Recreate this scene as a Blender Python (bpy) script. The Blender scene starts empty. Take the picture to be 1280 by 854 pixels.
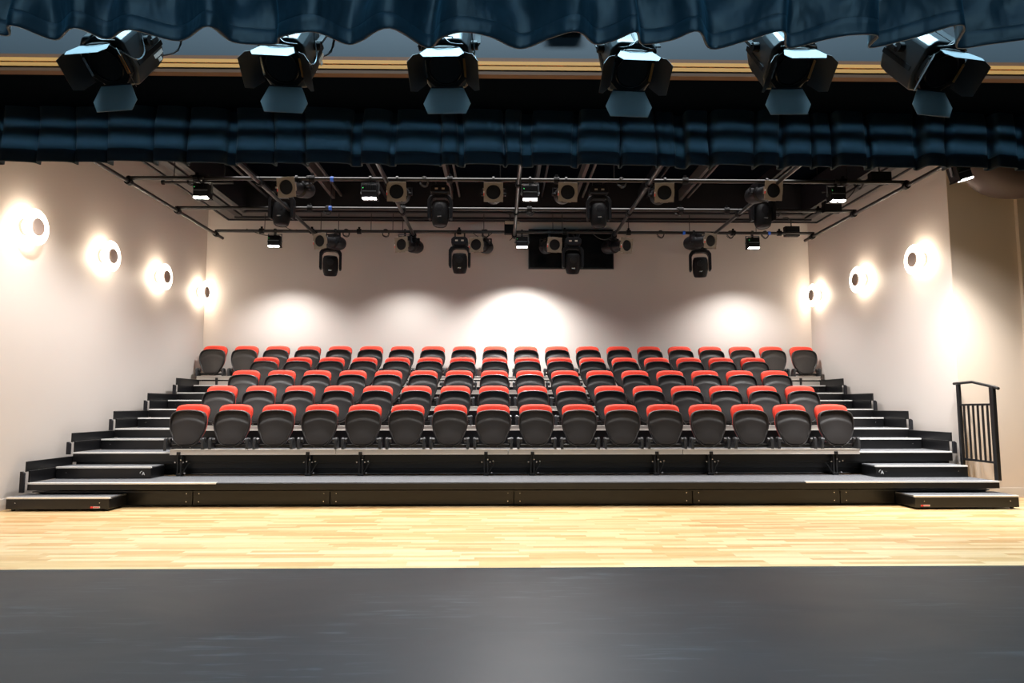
import bpy, bmesh, math, random
from mathutils import Vector, Matrix, Euler
random.seed(7)
PI = math.pi
C = bpy.context.scene.collection
R = math.radians

# ------------------------------------------------------------------ materials
def new_mat(name):
    m = bpy.data.materials.new(name); m.use_nodes = True
    return m, m.node_tree.nodes, m.node_tree.links, m.node_tree.nodes['Principled BSDF']

def mat(name, col, rough=0.5, metal=0.0, var=0.12, scale=9.0, bump=0.0, bscale=60.0, spec=0.5, sheen=0.0, emit=None, es=0.0):
    m, N, L, P = new_mat(name)
    tc = N.new('ShaderNodeTexCoord'); nz = N.new('ShaderNodeTexNoise')
    nz.inputs['Scale'].default_value = scale; nz.inputs['Detail'].default_value = 4
    L.new(tc.outputs['Object'], nz.inputs['Vector'])
    mx = N.new('ShaderNodeMix'); mx.data_type = 'RGBA'
    a = [c * (1 - var) for c in col] + [1]; b = [min(1, c * (1 + var)) for c in col] + [1]
    mx.inputs[6].default_value = a; mx.inputs[7].default_value = b
    L.new(nz.outputs['Fac'], mx.inputs[0]); L.new(mx.outputs[2], P.inputs['Base Color'])
    P.inputs['Roughness'].default_value = rough; P.inputs['Metallic'].default_value = metal
    P.inputs['Specular IOR Level'].default_value = spec
    if sheen:
        P.inputs['Sheen Weight'].default_value = sheen; P.inputs['Sheen Roughness'].default_value = 0.35
    if bump:
        n2 = N.new('ShaderNodeTexNoise'); n2.inputs['Scale'].default_value = bscale; n2.inputs['Detail'].default_value = 3
        L.new(tc.outputs['Object'], n2.inputs['Vector'])
        bp = N.new('ShaderNodeBump'); bp.inputs['Strength'].default_value = bump; bp.inputs['Distance'].default_value = 0.01
        L.new(n2.outputs['Fac'], bp.inputs['Height']); L.new(bp.outputs['Normal'], P.inputs['Normal'])
    if emit:
        P.inputs['Emission Color'].default_value = (*emit, 1); P.inputs['Emission Strength'].default_value = es
    return m

M = {}
M['wall'] = mat('painted plaster', (.66, .60, .56), .6, var=.02, scale=1.3, bump=.03, bscale=120)
M['wall_tan'] = mat('wall plaster tinted tan', (.63, .53, .44), .6, var=.02, scale=1.3, bump=.03, bscale=120)  # wall paint again, with this face's different lighting tinted into the colour
M['skirt'] = mat('skirting paint', (.62, .56, .50), .45, var=.02)
M['black_ceiling'] = mat('black ceiling paint', (.0025, .004, .007), 1.0, var=.2, scale=2, spec=0)
M['soffit_grey'] = mat('grey steel channel', (.085, .078, .078), .5, var=.12, scale=3, spec=.25)
M['beam_dark'] = mat('dark steel beam', (.015, .015, .019), .5, var=.2, scale=3, spec=.25)
M['panel_blue'] = mat('blue grey painted panel', (.05, .072, .088), .55, var=.08, scale=1)
M['brass'] = mat('oiled timber batten', (.92, .43, .12), .42, var=.08, scale=4)
M['brass_dark'] = mat('dark timber trim', (.16, .075, .035), .5, var=.1, scale=4)
M['black_metal'] = mat('black painted steel', (.010, .010, .011), .38, var=.2, scale=12)
M['fascia'] = mat('black gloss fascia', (.007, .007, .008), .30, var=.1, scale=2.5)
M['pipe'] = mat('black scaffold tube', (.035, .033, .033), .32, metal=.5, var=.2, scale=20)
M['fix'] = mat('black fixture casing', (.009, .009, .011), .42, var=.25, scale=18, spec=.22)
M['fix_dark'] = mat('matt black fixture', (.004, .004, .005), .55, var=.25, scale=18, spec=.2)
M['fix_big'] = mat('satin black lamp housing', (.024, .028, .032), .36, var=.12, scale=14, spec=.35)
M['door_lit'] = mat('barn door lit tone', (.15, .175, .19), .42, var=.1, scale=8)  # top and bottom doors: overhead light put into a paler colour
M['door_shaded'] = mat('barn door shaded tone', (.028, .028, .030), .5, var=.15, scale=8)  # side doors of the same sheet: shade put into a darker colour
M['chrome'] = mat('bright steel', (.62, .62, .62), .25, metal=.9, var=.1, scale=20)
M['alu'] = mat('brushed aluminium', (.60, .55, .50), .38, metal=.3, var=.02, scale=3)
M['nosing'] = mat('silver nosing', (.86, .85, .83), .4, metal=.0, var=.05, scale=6)
M['gel'] = mat('tan gel frame', (.17, .135, .10), .5, var=.15, scale=20)
M['lens'] = mat('dark coated lens', (.002, .005, .006), .3, var=.3, scale=3, spec=.12)
M['cable'] = mat('black rubber cable', (.012, .012, .014), .5)
M['cable_grey'] = mat('grey steel cable', (.16, .18, .20), .35, metal=.6)
M['sticker_red'] = mat('red sticker', (.7, .03, .03), .5, emit=(.8, .05, .03), es=.25)  # faint glow added to the red, the sticker is no lamp
M['sticker_blue'] = mat('blue tape', (.02, .10, .45), .5, emit=(.02, .12, .6), es=.2)  # tape colour brightened by a faint added glow
M['white_mark'] = mat('white print', (.85, .85, .85), .5)
M['orange'] = mat('amber clamp', (.65, .30, .08), .4)
M['red'] = mat('red upholstery', (.80, .060, .028), .7, var=.10, scale=14, bump=.25, bscale=500, sheen=.04)
M['pan'] = mat('charcoal moulded plastic', (.022, .019, .019), .42, var=.10, scale=20, bump=.12, bscale=700)
M['pan_rim'] = mat('dark plastic rim', (.016, .015, .016), .35, var=.1)
M['bracket'] = mat('grey black cast bracket', (.032, .033, .036), .32, var=.15, scale=20)
M['screen'] = mat('dark display glass', (.006, .007, .008), .18, var=.1)
M['bezel'] = mat('display bezel', (.008, .008, .009), .4)
M['duct'] = mat('brown grey duct', (.085, .06, .055), .55, var=.15, scale=4)
M['label_beige'] = mat('beige plate', (.5, .42, .34), .5)
M['led'] = mat('lit led window', (1, 1, 1), .5, var=0, emit=(1, .97, .92), es=28)
M['led_soft'] = mat('lit led edge', (1, 1, 1), .5, var=0, emit=(1, .95, .9), es=2.2)
M['glow'] = mat('lit opal ring', (1, .95, .85), .5, var=0, emit=(1, .92, .78), es=5)
M['cap'] = mat('sconce cap', (.40, .30, .25), .6, var=.03)
M['green_led'] = mat('green status led', (0, .6, .1), .5, emit=(.1, .9, .2), es=2)
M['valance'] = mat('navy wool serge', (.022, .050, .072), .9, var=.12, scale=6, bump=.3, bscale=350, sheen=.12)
M['valance_hem'] = mat('navy wool hem', (.010, .022, .034), .85, var=.12, scale=6, bump=.3, bscale=350)  # doubled hem cloth, its darker tone also standing in for cut-off light

def carpet_mat():
    m, N, L, P = new_mat('grey flecked carpet')
    tc = N.new('ShaderNodeTexCoord'); nz = N.new('ShaderNodeTexNoise'); nz.inputs['Scale'].default_value = 140
    nz.inputs['Detail'].default_value = 6
    L.new(tc.outputs['Object'], nz.inputs['Vector'])
    cr = N.new('ShaderNodeValToRGB'); cr.color_ramp.elements[0].position = .35; cr.color_ramp.elements[1].position = .68
    cr.color_ramp.elements[0].color = (.055, .058, .068, 1); cr.color_ramp.elements[1].color = (.19, .195, .21, 1)
    L.new(nz.outputs['Fac'], cr.inputs[0]); L.new(cr.outputs[0], P.inputs['Base Color'])
    P.inputs['Roughness'].default_value = .8
    bp = N.new('ShaderNodeBump'); bp.inputs['Strength'].default_value = .4; bp.inputs['Distance'].default_value = .005
    L.new(nz.outputs['Fac'], bp.inputs['Height']); L.new(bp.outputs['Normal'], P.inputs['Normal'])
    return m
M['carpet'] = carpet_mat()

def wood_mat():
    m, N, L, P = new_mat('maple strip floor')
    tc = N.new('ShaderNodeTexCoord')
    br = N.new('ShaderNodeTexBrick'); br.offset = .37; br.offset_frequency = 3; br.squash = 1
    br.inputs['Scale'].default_value = 1; br.inputs['Brick Width'].default_value = .52; br.inputs['Row Height'].default_value = .066
    br.inputs['Mortar Size'].default_value = .0010; br.inputs['Mortar Smooth'].default_value = .3; br.inputs['Bias'].default_value = 0
    br.inputs['Color1'].default_value = (0, 0, 0, 1); br.inputs['Color2'].default_value = (1, 1, 1, 1); br.inputs['Mortar'].default_value = (.2, .2, .2, 1)
    # wobble the row offset so the butt joints scatter
    nzv = N.new('ShaderNodeTexWhiteNoise'); nzv.noise_dimensions = '1D'
    sep = N.new('ShaderNodeSeparateXYZ'); L.new(tc.outputs['Object'], sep.inputs[0])
    dv = N.new('ShaderNodeMath'); dv.operation = 'DIVIDE'; dv.inputs[1].default_value = .066; L.new(sep.outputs['Y'], dv.inputs[0])
    fl = N.new('ShaderNodeMath'); fl.operation = 'FLOOR'; L.new(dv.outputs[0], fl.inputs[0]); L.new(fl.outputs[0], nzv.inputs['W'])
    mu = N.new('ShaderNodeMath'); mu.operation = 'MULTIPLY_ADD'; mu.inputs[1].default_value = 1.9; L.new(nzv.outputs['Value'], mu.inputs[0]); L.new(sep.outputs['X'], mu.inputs[2])
    cmb = N.new('ShaderNodeCombineXYZ'); L.new(mu.outputs[0], cmb.inputs['X']); L.new(sep.outputs['Y'], cmb.inputs['Y'])
    L.new(cmb.outputs[0], br.inputs['Vector'])
    cr = N.new('ShaderNodeValToRGB'); e = cr.color_ramp.elements
    e[0].color = (.60, .35, .14, 1); e[0].position = 0; e[1].color = (.82, .61, .34, 1); e[1].position = 1
    k = e.new(.30); k.color = (.67, .43, .19, 1); k = e.new(.6); k.color = (.73, .51, .26, 1)
    L.new(br.outputs['Color'], cr.inputs[0])
    mp = N.new('ShaderNodeMapping'); mp.inputs['Scale'].default_value = (2.2, 45, 1); L.new(cmb.outputs[0], mp.inputs['Vector'])
    g = N.new('ShaderNodeTexNoise'); g.inputs['Scale'].default_value = 1.4; g.inputs['Detail'].default_value = 5; L.new(mp.outputs[0], g.inputs['Vector'])
    gr = N.new('ShaderNodeMapRange'); gr.inputs['From Min'].default_value = .3; gr.inputs['From Max'].default_value = .75
    gr.inputs['To Min'].default_value = .84; gr.inputs['To Max'].default_value = 1.10; L.new(g.outputs['Fac'], gr.inputs['Value'])
    vm = N.new('ShaderNodeVectorMath'); vm.operation = 'SCALE'; L.new(cr.outputs[0], vm.inputs[0]); L.new(gr.outputs[0], vm.inputs['Scale'])
    L.new(vm.outputs[0], P.inputs['Base Color'])
    P.inputs['Roughness'].default_value = .38; P.inputs['Coat Weight'].default_value = .15
    return m
M['wood'] = wood_mat()

def stage_mat():
    m, N, L, P = new_mat('scuffed black stage floor')
    tc = N.new('ShaderNodeTexCoord')
    def noise(sc, scale=(1, 1, 1), det=5, rot=0):
        mp = N.new('ShaderNodeMapping'); mp.inputs['Scale'].default_value = scale; mp.inputs['Rotation'].default_value = (0, 0, rot)
        L.new(tc.outputs['Object'], mp.inputs['Vector'])
        n = N.new('ShaderNodeTexNoise'); n.inputs['Scale'].default_value = sc; n.inputs['Detail'].default_value = det
        n.inputs['Distortion'].default_value = .6
        L.new(mp.outputs[0], n.inputs['Vector']); return n
    a = noise(1.1, (.8, 1.6, 1)); b = noise(2.4, (1, 9, 1), 10, .75); c = noise(2.0, (1, 11, 1), 10, -.6)
    def ramp(n, p0, p1):
        r = N.new('ShaderNodeMapRange'); r.inputs['From Min'].default_value = p0; r.inputs['From Max'].default_value = p1
        L.new(n.outputs['Fac'], r.inputs['Value']); return r
    ra, rb, rc = ramp(a, .42, .70), ramp(b, .58, .80), ramp(c, .59, .82)
    s = N.new('ShaderNodeMath'); s.operation = 'MAXIMUM'; L.new(rb.outputs[0], s.inputs[0]); L.new(rc.outputs[0], s.inputs[1])
    s2 = N.new('ShaderNodeMath'); s2.operation = 'MULTIPLY'; L.new(s.outputs[0], s2.inputs[0]); L.new(ra.outputs[0], s2.inputs[1])
    mx = N.new('ShaderNodeMix'); mx.data_type = 'RGBA'; mx.inputs[6].default_value = (.0115, .0105, .0120, 1); mx.inputs[7].default_value = (.075, .085, .095, 1)
    L.new(s2.outputs[0], mx.inputs[0]); L.new(mx.outputs[2], P.inputs['Base Color'])
    rr = N.new('ShaderNodeMapRange'); rr.inputs['To Min'].default_value = .42; rr.inputs['To Max'].default_value = .60
    L.new(a.outputs['Fac'], rr.inputs['Value']); L.new(rr.outputs[0], P.inputs['Roughness'])
    P.inputs['Specular IOR Level'].default_value = .30
    return m
M['stage'] = stage_mat()

def satin_mat():
    m, N, L, P = new_mat('dark navy satin drape')
    tc = N.new('ShaderNodeTexCoord'); mp = N.new('ShaderNodeMapping'); mp.inputs['Scale'].default_value = (1, 1, .5); L.new(tc.outputs['Object'], mp.inputs['Vector'])
    n = N.new('ShaderNodeTexNoise'); n.inputs['Scale'].default_value = 5; n.inputs['Detail'].default_value = 3; L.new(mp.outputs[0], n.inputs['Vector'])
    cr = N.new('ShaderNodeValToRGB'); cr.color_ramp.elements[0].color = (.005, .016, .026, 1); cr.color_ramp.elements[1].color = (.012, .034, .052, 1)
    L.new(n.outputs['Fac'], cr.inputs[0]); L.new(cr.outputs[0], P.inputs['Base Color'])
    P.inputs['Roughness'].default_value = .42; P.inputs['Sheen Weight'].default_value = .22; P.inputs['Sheen Roughness'].default_value = .4
    P.inputs['Sheen Tint'].default_value = (.15, .5, .75, 1)
    n2 = N.new('ShaderNodeTexNoise'); n2.inputs['Scale'].default_value = 11; n2.inputs['Detail'].default_value = 2; L.new(mp.outputs[0], n2.inputs['Vector'])
    bp = N.new('ShaderNodeBump'); bp.inputs['Strength'].default_value = .5; bp.inputs['Distance'].default_value = .03
    L.new(n2.outputs['Fac'], bp.inputs['Height']); L.new(bp.outputs['Normal'], P.inputs['Normal'])
    return m
M['satin'] = satin_mat()

# ------------------------------------------------------------------ mesh building
class MB:
    def __init__(s): s.bm = bmesh.new()
    def poly(s, pts, faces):
        vs = [s.bm.verts.new(p) for p in pts]
        for f in faces:
            try: s.bm.faces.new([vs[i] for i in f])
            except ValueError: pass
        return s
    def box(s, x0, x1, y0, y1, z0, z1, mx=None):
        p = [Vector((x, y, z)) for x in (x0, x1) for y in (y0, y1) for z in (z0, z1)]
        if mx is not None: p = [mx @ v for v in p]
        return s.poly(p, [(0, 1, 3, 2), (4, 6, 7, 5), (0, 4, 5, 1), (2, 3, 7, 6), (0, 2, 6, 4), (1, 5, 7, 3)])
    def bar(s, a, b, w, h):                     # rectangular bar from a to b
        a, b = Vector(a), Vector(b); d = b - a; q = d.to_track_quat('Y', 'Z').to_matrix().to_4x4()
        return s.box(-w / 2, w / 2, 0, d.length, -h / 2, h / 2, Matrix.Translation(a) @ q)
    def cyl(s, a, b, r, r2=None, n=16, caps=True):
        a, b = Vector(a), Vector(b); r2 = r if r2 is None else r2
        q = (b - a).to_track_quat('Z', 'Y').to_matrix(); pts = []
        for P_, rr in ((a, r), (b, r2)):
            for i in range(n):
                t = 2 * PI * i / n; pts.append(P_ + q @ Vector((rr * math.cos(t), rr * math.sin(t), 0)))
        fs = [(i, (i + 1) % n, n + (i + 1) % n, n + i) for i in range(n)]
        if caps: fs += [tuple(range(n))[::-1], tuple(range(n, 2 * n))]
        return s.poly(pts, fs)
    def tube(s, path, r, n=8):
        P_ = [Vector(p) for p in path]; pts = []
        for i, p in enumerate(P_):
            d = (P_[min(i + 1, len(P_) - 1)] - P_[max(i - 1, 0)]).normalized()
            up = Vector((0, 0, 1)) if abs(d.z) < .95 else Vector((0, 1, 0))
            u = d.cross(up).normalized(); v = u.cross(d)
            rr = r[i] if isinstance(r, (list, tuple)) else r
            for k in range(n):
                t = 2 * PI * k / n; pts.append(p + u * rr * math.cos(t) + v * rr * math.sin(t))
        fs = []
        for i in range(len(P_) - 1):
            for k in range(n):
                fs.append((i * n + k, i * n + (k + 1) % n, (i + 1) * n + (k + 1) % n, (i + 1) * n + k))
        fs += [tuple(range(n))[::-1], tuple(range((len(P_) - 1) * n, len(P_) * n))]
        return s.poly(pts, fs)
    def lathe(s, prof, mx=None, n=24):          # prof: (r, z) about local z
        pts = []
        for r, z in prof:
            for k in range(n):
                t = 2 * PI * k / n; v = Vector((r * math.cos(t), r * math.sin(t), z)); pts.append(mx @ v if mx is not None else v)
        fs = []
        for i in range(len(prof) - 1):
            for k in range(n):
                fs.append((i * n + k, i * n + (k + 1) % n, (i + 1) * n + (k + 1) % n, (i + 1) * n + k))
        if prof[0][0] > 1e-5: fs.append(tuple(range(n))[::-1])
        if prof[-1][0] > 1e-5: fs.append(tuple(range((len(prof) - 1) * n, len(prof) * n)))
        return s.poly(pts, fs)
    def prism(s, outline, a0, a1, axis='y', mx=None):   # outline of 2D points extruded along axis
        pts = []
        for a in (a0, a1):
            for u, v in outline:
                p = {'y': Vector((u, a, v)), 'x': Vector((a, u, v)), 'z': Vector((u, v, a))}[axis]
                pts.append(mx @ p if mx is not None else p)
        n = len(outline)
        fs = [tuple(range(n)), tuple(range(n, 2 * n))[::-1]] + [(i, n + i, n + (i + 1) % n, (i + 1) % n) for i in range(n)]
        return s.poly(pts, fs)
    def build(s, name, m, parent=None, loc=None, bevel=0, smooth=35, solid=0):
        bmesh.ops.remove_doubles(s.bm, verts=s.bm.verts, dist=1e-5)
        bmesh.ops.recalc_face_normals(s.bm, faces=s.bm.faces)
        me = bpy.data.meshes.new(name); s.bm.to_mesh(me); s.bm.free(); me.materials.append(m)
        if smooth:
            me.polygons.foreach_set('use_smooth', [True] * len(me.polygons)); me.set_sharp_from_angle(angle=R(smooth))
        o = bpy.data.objects.new(name, me); C.objects.link(o)
        if parent: o.parent = parent
        if loc: o.location = loc
        if solid:
            k = o.modifiers.new('solid', 'SOLIDIFY'); k.thickness = solid; k.offset = 0
        if bevel:
            k = o.modifiers.new('bevel', 'BEVEL'); k.width = bevel; k.segments = 2; k.limit_method = 'ANGLE'
        return o

def tag(o, label=None, cat=None, group=None, kind=None):
    if label: o['label'] = label
    if cat: o['category'] = cat
    if group: o['group'] = group
    if kind: o['kind'] = kind
    return o
def thing(name, label, cat, loc=(0, 0, 0), rot=(0, 0, 0), group=None):
    o = bpy.data.objects.new(name, None); C.objects.link(o); o.location = loc; o.rotation_euler = rot
    o.empty_display_size = .1
    return tag(o, label, cat, group)
def struct(name, mb, m, **k):
    return tag(mb.build(name, m, **k), kind='structure')
def copy_tree(o, parent=None):
    c = o.copy(); C.objects.link(c); c.parent = parent
    for ch in list(o.children): copy_tree(ch, c)
    return c
def catmull(pts, n=6, closed=False):
    out = []; N_ = len(pts); rng = range(N_ if closed else N_ - 1)
    for i in rng:
        g = (lambda k: Vector(pts[k % N_])) if closed else (lambda k: Vector(pts[max(0, min(N_ - 1, k))]))
        p0, p1, p2, p3 = g(i - 1), g(i), g(i + 1), g(i + 2)
        for k in range(n):
            t = k / n
            out.append(.5 * ((2 * p1) + (p2 - p0) * t + (2 * p0 - 5 * p1 + 4 * p2 - p3) * t * t + (3 * p1 - p0 - 3 * p2 + p3) * t ** 3))
    if not closed: out.append(Vector(pts[-1]))
    return out

# ------------------------------------------------------------------ room shell
XL, XR, YB, ZT, YF = -5.38, 5.74, 12.36, 5.4, 8.42
YS = 4.88
struct('floor', MB().box(-7, 9, YS, 12.6, -.1, 0), M['wood'], smooth=0)
struct('floor_stage', MB().box(-8, 9, -4, YS - .02, -.1, 0), M['stage'], smooth=0)
struct('trim_1', MB().box(-8, 9, YS - .02, YS, -.1, .002), M['black_metal'], smooth=0)
struct('trim_2', MB().box(-8, 9, YS - .036, YS - .028, -.05, .0015), M['cable_grey'], smooth=0)
struct('wall_left', MB().box(XL - .15, XL, 3.0, YB + .15, 0, ZT), M['wall'], smooth=0)
struct('wall_back', MB().box(XL - .15, XR + .15, YB, YB + .15, 0, ZT), M['wall'], smooth=0)
struct('wall_right', MB().box(XR, XR + .18, YF + .01, YB, 0, ZT), M['wall'], smooth=0)
struct('wall_right_return', MB().box(XR, 9, YF, YF + .009, 0, ZT), M['wall_tan'], smooth=0)
struct('baseboard_left', MB().box(XL, XL + .014, 3.0, YB, 0, .12), M['skirt'], smooth=0)
struct('baseboard_right', MB().box(XR, 9, YF - .014, YF, 0, .12), M['skirt'], smooth=0)
struct('trim_3', MB().box(6.60, 6.72, YF - .05, YF, .12, ZT), M['wall_tan'], smooth=0)
struct('ceiling', MB().box(XL - .2, 9, 5.4, YB + .2, ZT, ZT + .1), M['black_ceiling'], smooth=0)
struct('ceiling_stage', MB().box(-8, 9, -4, 4.9, 5.9, 6.0), M['black_ceiling'], smooth=0)
struct('wall_stage_back', MB().box(-8, 9, -4.1, -4, 0, 6), M['black_ceiling'], smooth=0)
struct('wall_stage_left', MB().box(-8.1, -8, -4.1, 5, 0, 6), M['black_ceiling'], smooth=0)
struct('wall_stage_right', MB().box(9, 9.1, -4.1, YF, 0, 6), M['black_ceiling'], smooth=0)

# proscenium beam: blue grey panel face, timber battens, black underside
ZB = 3.525
struct('wall_proscenium_beam', MB().box(-8, 9, 4.80, 5.55, ZB + .01, ZT + .5), M['black_ceiling'], smooth=0)
struct('trim_4', MB().box(-8, 9, 4.775, 4.80, 3.665, 3.78), M['panel_blue'], smooth=0)
struct('trim_5', MB().box(-8, 9, 4.785, 4.80, 3.775, 5.4), M['panel_blue'], smooth=0)
struct('trim_6', MB().box(-8, 9, 4.74, 4.80, ZB, ZB + .032).box(-8, 9, 4.755, 4.80, ZB + .10, ZB + .135), M['brass_dark'], smooth=0)
struct('trim_7', MB().box(-8, 9, 4.735, 4.80, ZB + .034, ZB + .061), M['brass'], smooth=0)
struct('trim_8', MB().box(-8, 9, 4.735, 4.80, ZB + .071, ZB + .098), M['brass'], smooth=0)
struct('trim_9', MB().box(-8, 9, 4.765, 4.80, ZB + .061, ZB + .071), M['beam_dark'], smooth=0)

# suspended ceiling frame over the seats
FZ, FZ2, FL, FR, FB = 4.39, 4.56, -4.79, 5.66, 11.8
fr = MB()
fr.box(FL, FL + .42, 5.7, FB, FZ, FZ + .04).box(FR - .42, FR, 5.7, FB, FZ, FZ + .04).box(FL + .42, FR - .42, FB - .42, FB, FZ, FZ + .04)
struct('trim_10', fr, M['soffit_grey'], smooth=0)
fr = MB()
fr.box(FL, FL + .03, 5.7, FB, FZ - .02, FZ2).box(FR - .03, FR, 5.7, FB, FZ - .02, FZ2).box(FL, FR, FB - .03, FB, FZ - .02, FZ2)
fr.box(FL + .25, FL + .36, 5.7, FB - .3, FZ - .03, FZ2).box(FL + .2, FR - .2, FB - .22, FB - .14, FZ - .03, FZ2)
fr.box(FR - .36, FR - .25, 5.7, FB - .3, FZ - .03, FZ2)
fr.box(FL + .42, FL + .50, 5.7, FB - .42, FZ, FZ2 + .3).box(FR - .50, FR - .42, 5.7, FB - .42, FZ, FZ2 + .3).box(FL + .42, FR - .42, FB - .5, FB - .42, FZ, FZ2 + .35)
struct('trim_11', fr, M['beam_dark'], smooth=0)
struct('ceiling_void', MB().box(FL + .05, FR - .05, 5.6, FB - .03, 4.98, 5.02), M['black_ceiling'], smooth=0)
for i, x in enumerate((-3.95, -2.85, -1.95, -.85, .55, 1.25, 2.35, 3.05, 4.2)):
    b = MB().box(x, x + .05, 5.7, FB - .45, 4.62, 4.80).box(x + .14, x + .17, 5.7, FB - .45, 4.66, 4.70)
    struct('trim_%d' % (12 + i), b, M['soffit_grey'] if i % 2 else M['beam_dark'], smooth=0)
struct('trim_21', MB().box(.35, 1.0, 5.7, 9.2, 4.93, 4.96), M['soffit_grey'], smooth=0)

# ------------------------------------------------------------------ drapes
def drape(name, path, z0, z1, m, seam=None, nz=26, amp=0.0, flare=0.0, parent=None, closed_hem=False, seed=1):
    rnd = random.Random(seed); ph = [rnd.uniform(0, 6.28) for _ in range(6)]
    mb = MB(); n = len(path); pts = []; zs = []
    for j in range(nz + 1):
        t = j / nz; zs.append(z0 + (z1 - z0) * t ** 1.35)
    if seam:
        zs = sorted(zs + [seam - .003, seam, seam + .003])
    ym = sum(p[1] for p in path) / n
    for z in zs:
        h = z - z0
        for i, p in enumerate(path):
            x = p[0]; y = p[1]
            y += amp * (math.sin(x * 9 + h * 7 + ph[0]) * math.sin(h * 11 + x * 3 + ph[1]) + .6 * math.sin(x * 23 - h * 15 + ph[2])) * min(1, h * 6)
            k = 1 + .35 * min(1, h * 1.6); y = ym + (y - ym) * k
            zz = z
            if seam and abs(z - seam) < .001: y += .0025
            pts.append((x + .02 * math.sin(h * 5 + x * 4 + ph[3]) * min(1, h * 3), y, zz))
    fs = [(j * n + i, j * n + i + 1, (j + 1) * n + i + 1, (j + 1) * n + i) for j in range(len(zs) - 1) for i in range(n - 1)]
    mb.poly(pts, fs)
    return mb.build(name, m, parent, smooth=80, solid=.008)

hem = [(-2.014, 2.679), (-1.957, 2.607), (-1.911, 2.618), (-1.835, 2.706), (-1.703, 2.614), (-1.617, 2.696), (-1.489, 2.622), (-1.33, 2.704), (-1.165, 2.593), (-1.107, 2.712), (-0.942, 2.722), (-0.894, 2.665), (-0.751, 2.627), (-0.645, 2.716), (-0.582, 2.697), (-0.443, 2.592), (-0.309, 2.742), (-0.241, 2.66), (-0.154, 2.616), (-0.045, 2.65), (0.082, 2.742), (0.211, 2.652), (0.311, 2.608), (0.394, 2.698), (0.476, 2.665), (0.546, 2.604), (0.591, 2.695), (0.706, 2.661), (0.796, 2.594), (0.889, 2.728), (1.008, 2.668), (1.134, 2.588), (1.211, 2.715), (1.333, 2.65), (1.429, 2.612), (1.537, 2.616), (1.556, 2.709), (1.688, 2.632), (1.801, 2.534), (1.86, 2.563), (1.925, 2.703), (2.047, 2.669), (2.157, 2.636)]
ext = lambda x0, n, s, d: [(x0 + d * .13 * (k + 1), 2.66 + (.055 if k % 2 else -.05) + .02 * math.sin(k * s)) for k in range(n)]
hemfull = ext(-2.014, 22, 1.7, -1)[::-1] + hem + ext(2.157, 22, 2.3, 1)
hp = catmull([(x, y, 0) for x, y in hemfull], 6)
t = thing('stage_border_curtain', 'navy satin border curtain with deep loose folds across the top, nearest the camera', 'curtain', (0, 2.66, 2.63))
o = drape('curtain_cloth', [(p.x, p.y - 2.66) for p in hp], 0, 1.9, M['satin'], seam=.068, amp=.026, parent=t, nz=34)
pb = MB().cyl((-5, 0, 1.9), (5, 0, 1.9), .025).build('hanging_bar', M['pipe'], t)

# rear valance: box pleats
rnd = random.Random(11); vp = []; x = -5.9; k = 0
while x < 7.2:
    w = rnd.uniform(.13, .36); d = rnd.uniform(.03, .065)
    vp += [(x, d * .6), (x + .015, -d), (x + w * .5, -d + rnd.uniform(-.012, .016)), (x + w - .02, -d * .6 + rnd.uniform(-.01, .01)), (x + w, d * .5)]
    x += w + rnd.choice((.012, .02, .05, .08))
vps = catmull([(a, b, 0) for a, b in vp], 4)
t = thing('proscenium_valance', 'pleated navy valance hanging below the black proscenium beam, over the seating', 'curtain', (0, 5.40, 3.075))
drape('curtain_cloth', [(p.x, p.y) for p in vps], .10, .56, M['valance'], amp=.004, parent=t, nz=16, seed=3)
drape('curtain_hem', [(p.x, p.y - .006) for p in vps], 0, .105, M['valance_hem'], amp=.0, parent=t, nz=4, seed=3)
MB().box(-5.9, 7.2, .02, .05, .535, .56).build('heading_strip', M['black_metal'], t)

# ------------------------------------------------------------------ seating tiers
Z = [.275, .557, .817, 1.077, 1.337, 1.60]
YT = [7.72, 8.50, 9.38, 10.25, 11.12, 11.99]
YE = YT[1:] + [YB - .02]
DX0, DX1 = -5.22, 5.66
RAILY = [None, 8.42, 9.30, 10.17, 11.04, 11.91]
ORD = ['first', 'second', 'third', 'fourth', 'fifth', 'sixth', 'seventh', 'eighth', 'ninth', 'tenth', 'eleventh', 'twelfth', 'thirteenth',
       'fourteenth', 'fifteenth', 'sixteenth', 'seventeenth', 'eighteenth', 'nineteenth', 'twentieth']
tier_lab = ['lowest black platform, grey carpet top, with no seats, resting on the wood floor',
            'black tier carrying the front row of red seats, just above the lowest platform',
            'black tier carrying the second row of red seats from the front',
            'black tier carrying the third (middle) row of red seats',
            'black tier carrying the fourth row of red seats',
            'topmost black tier carrying the back row of red seats against the rear wall']
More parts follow.
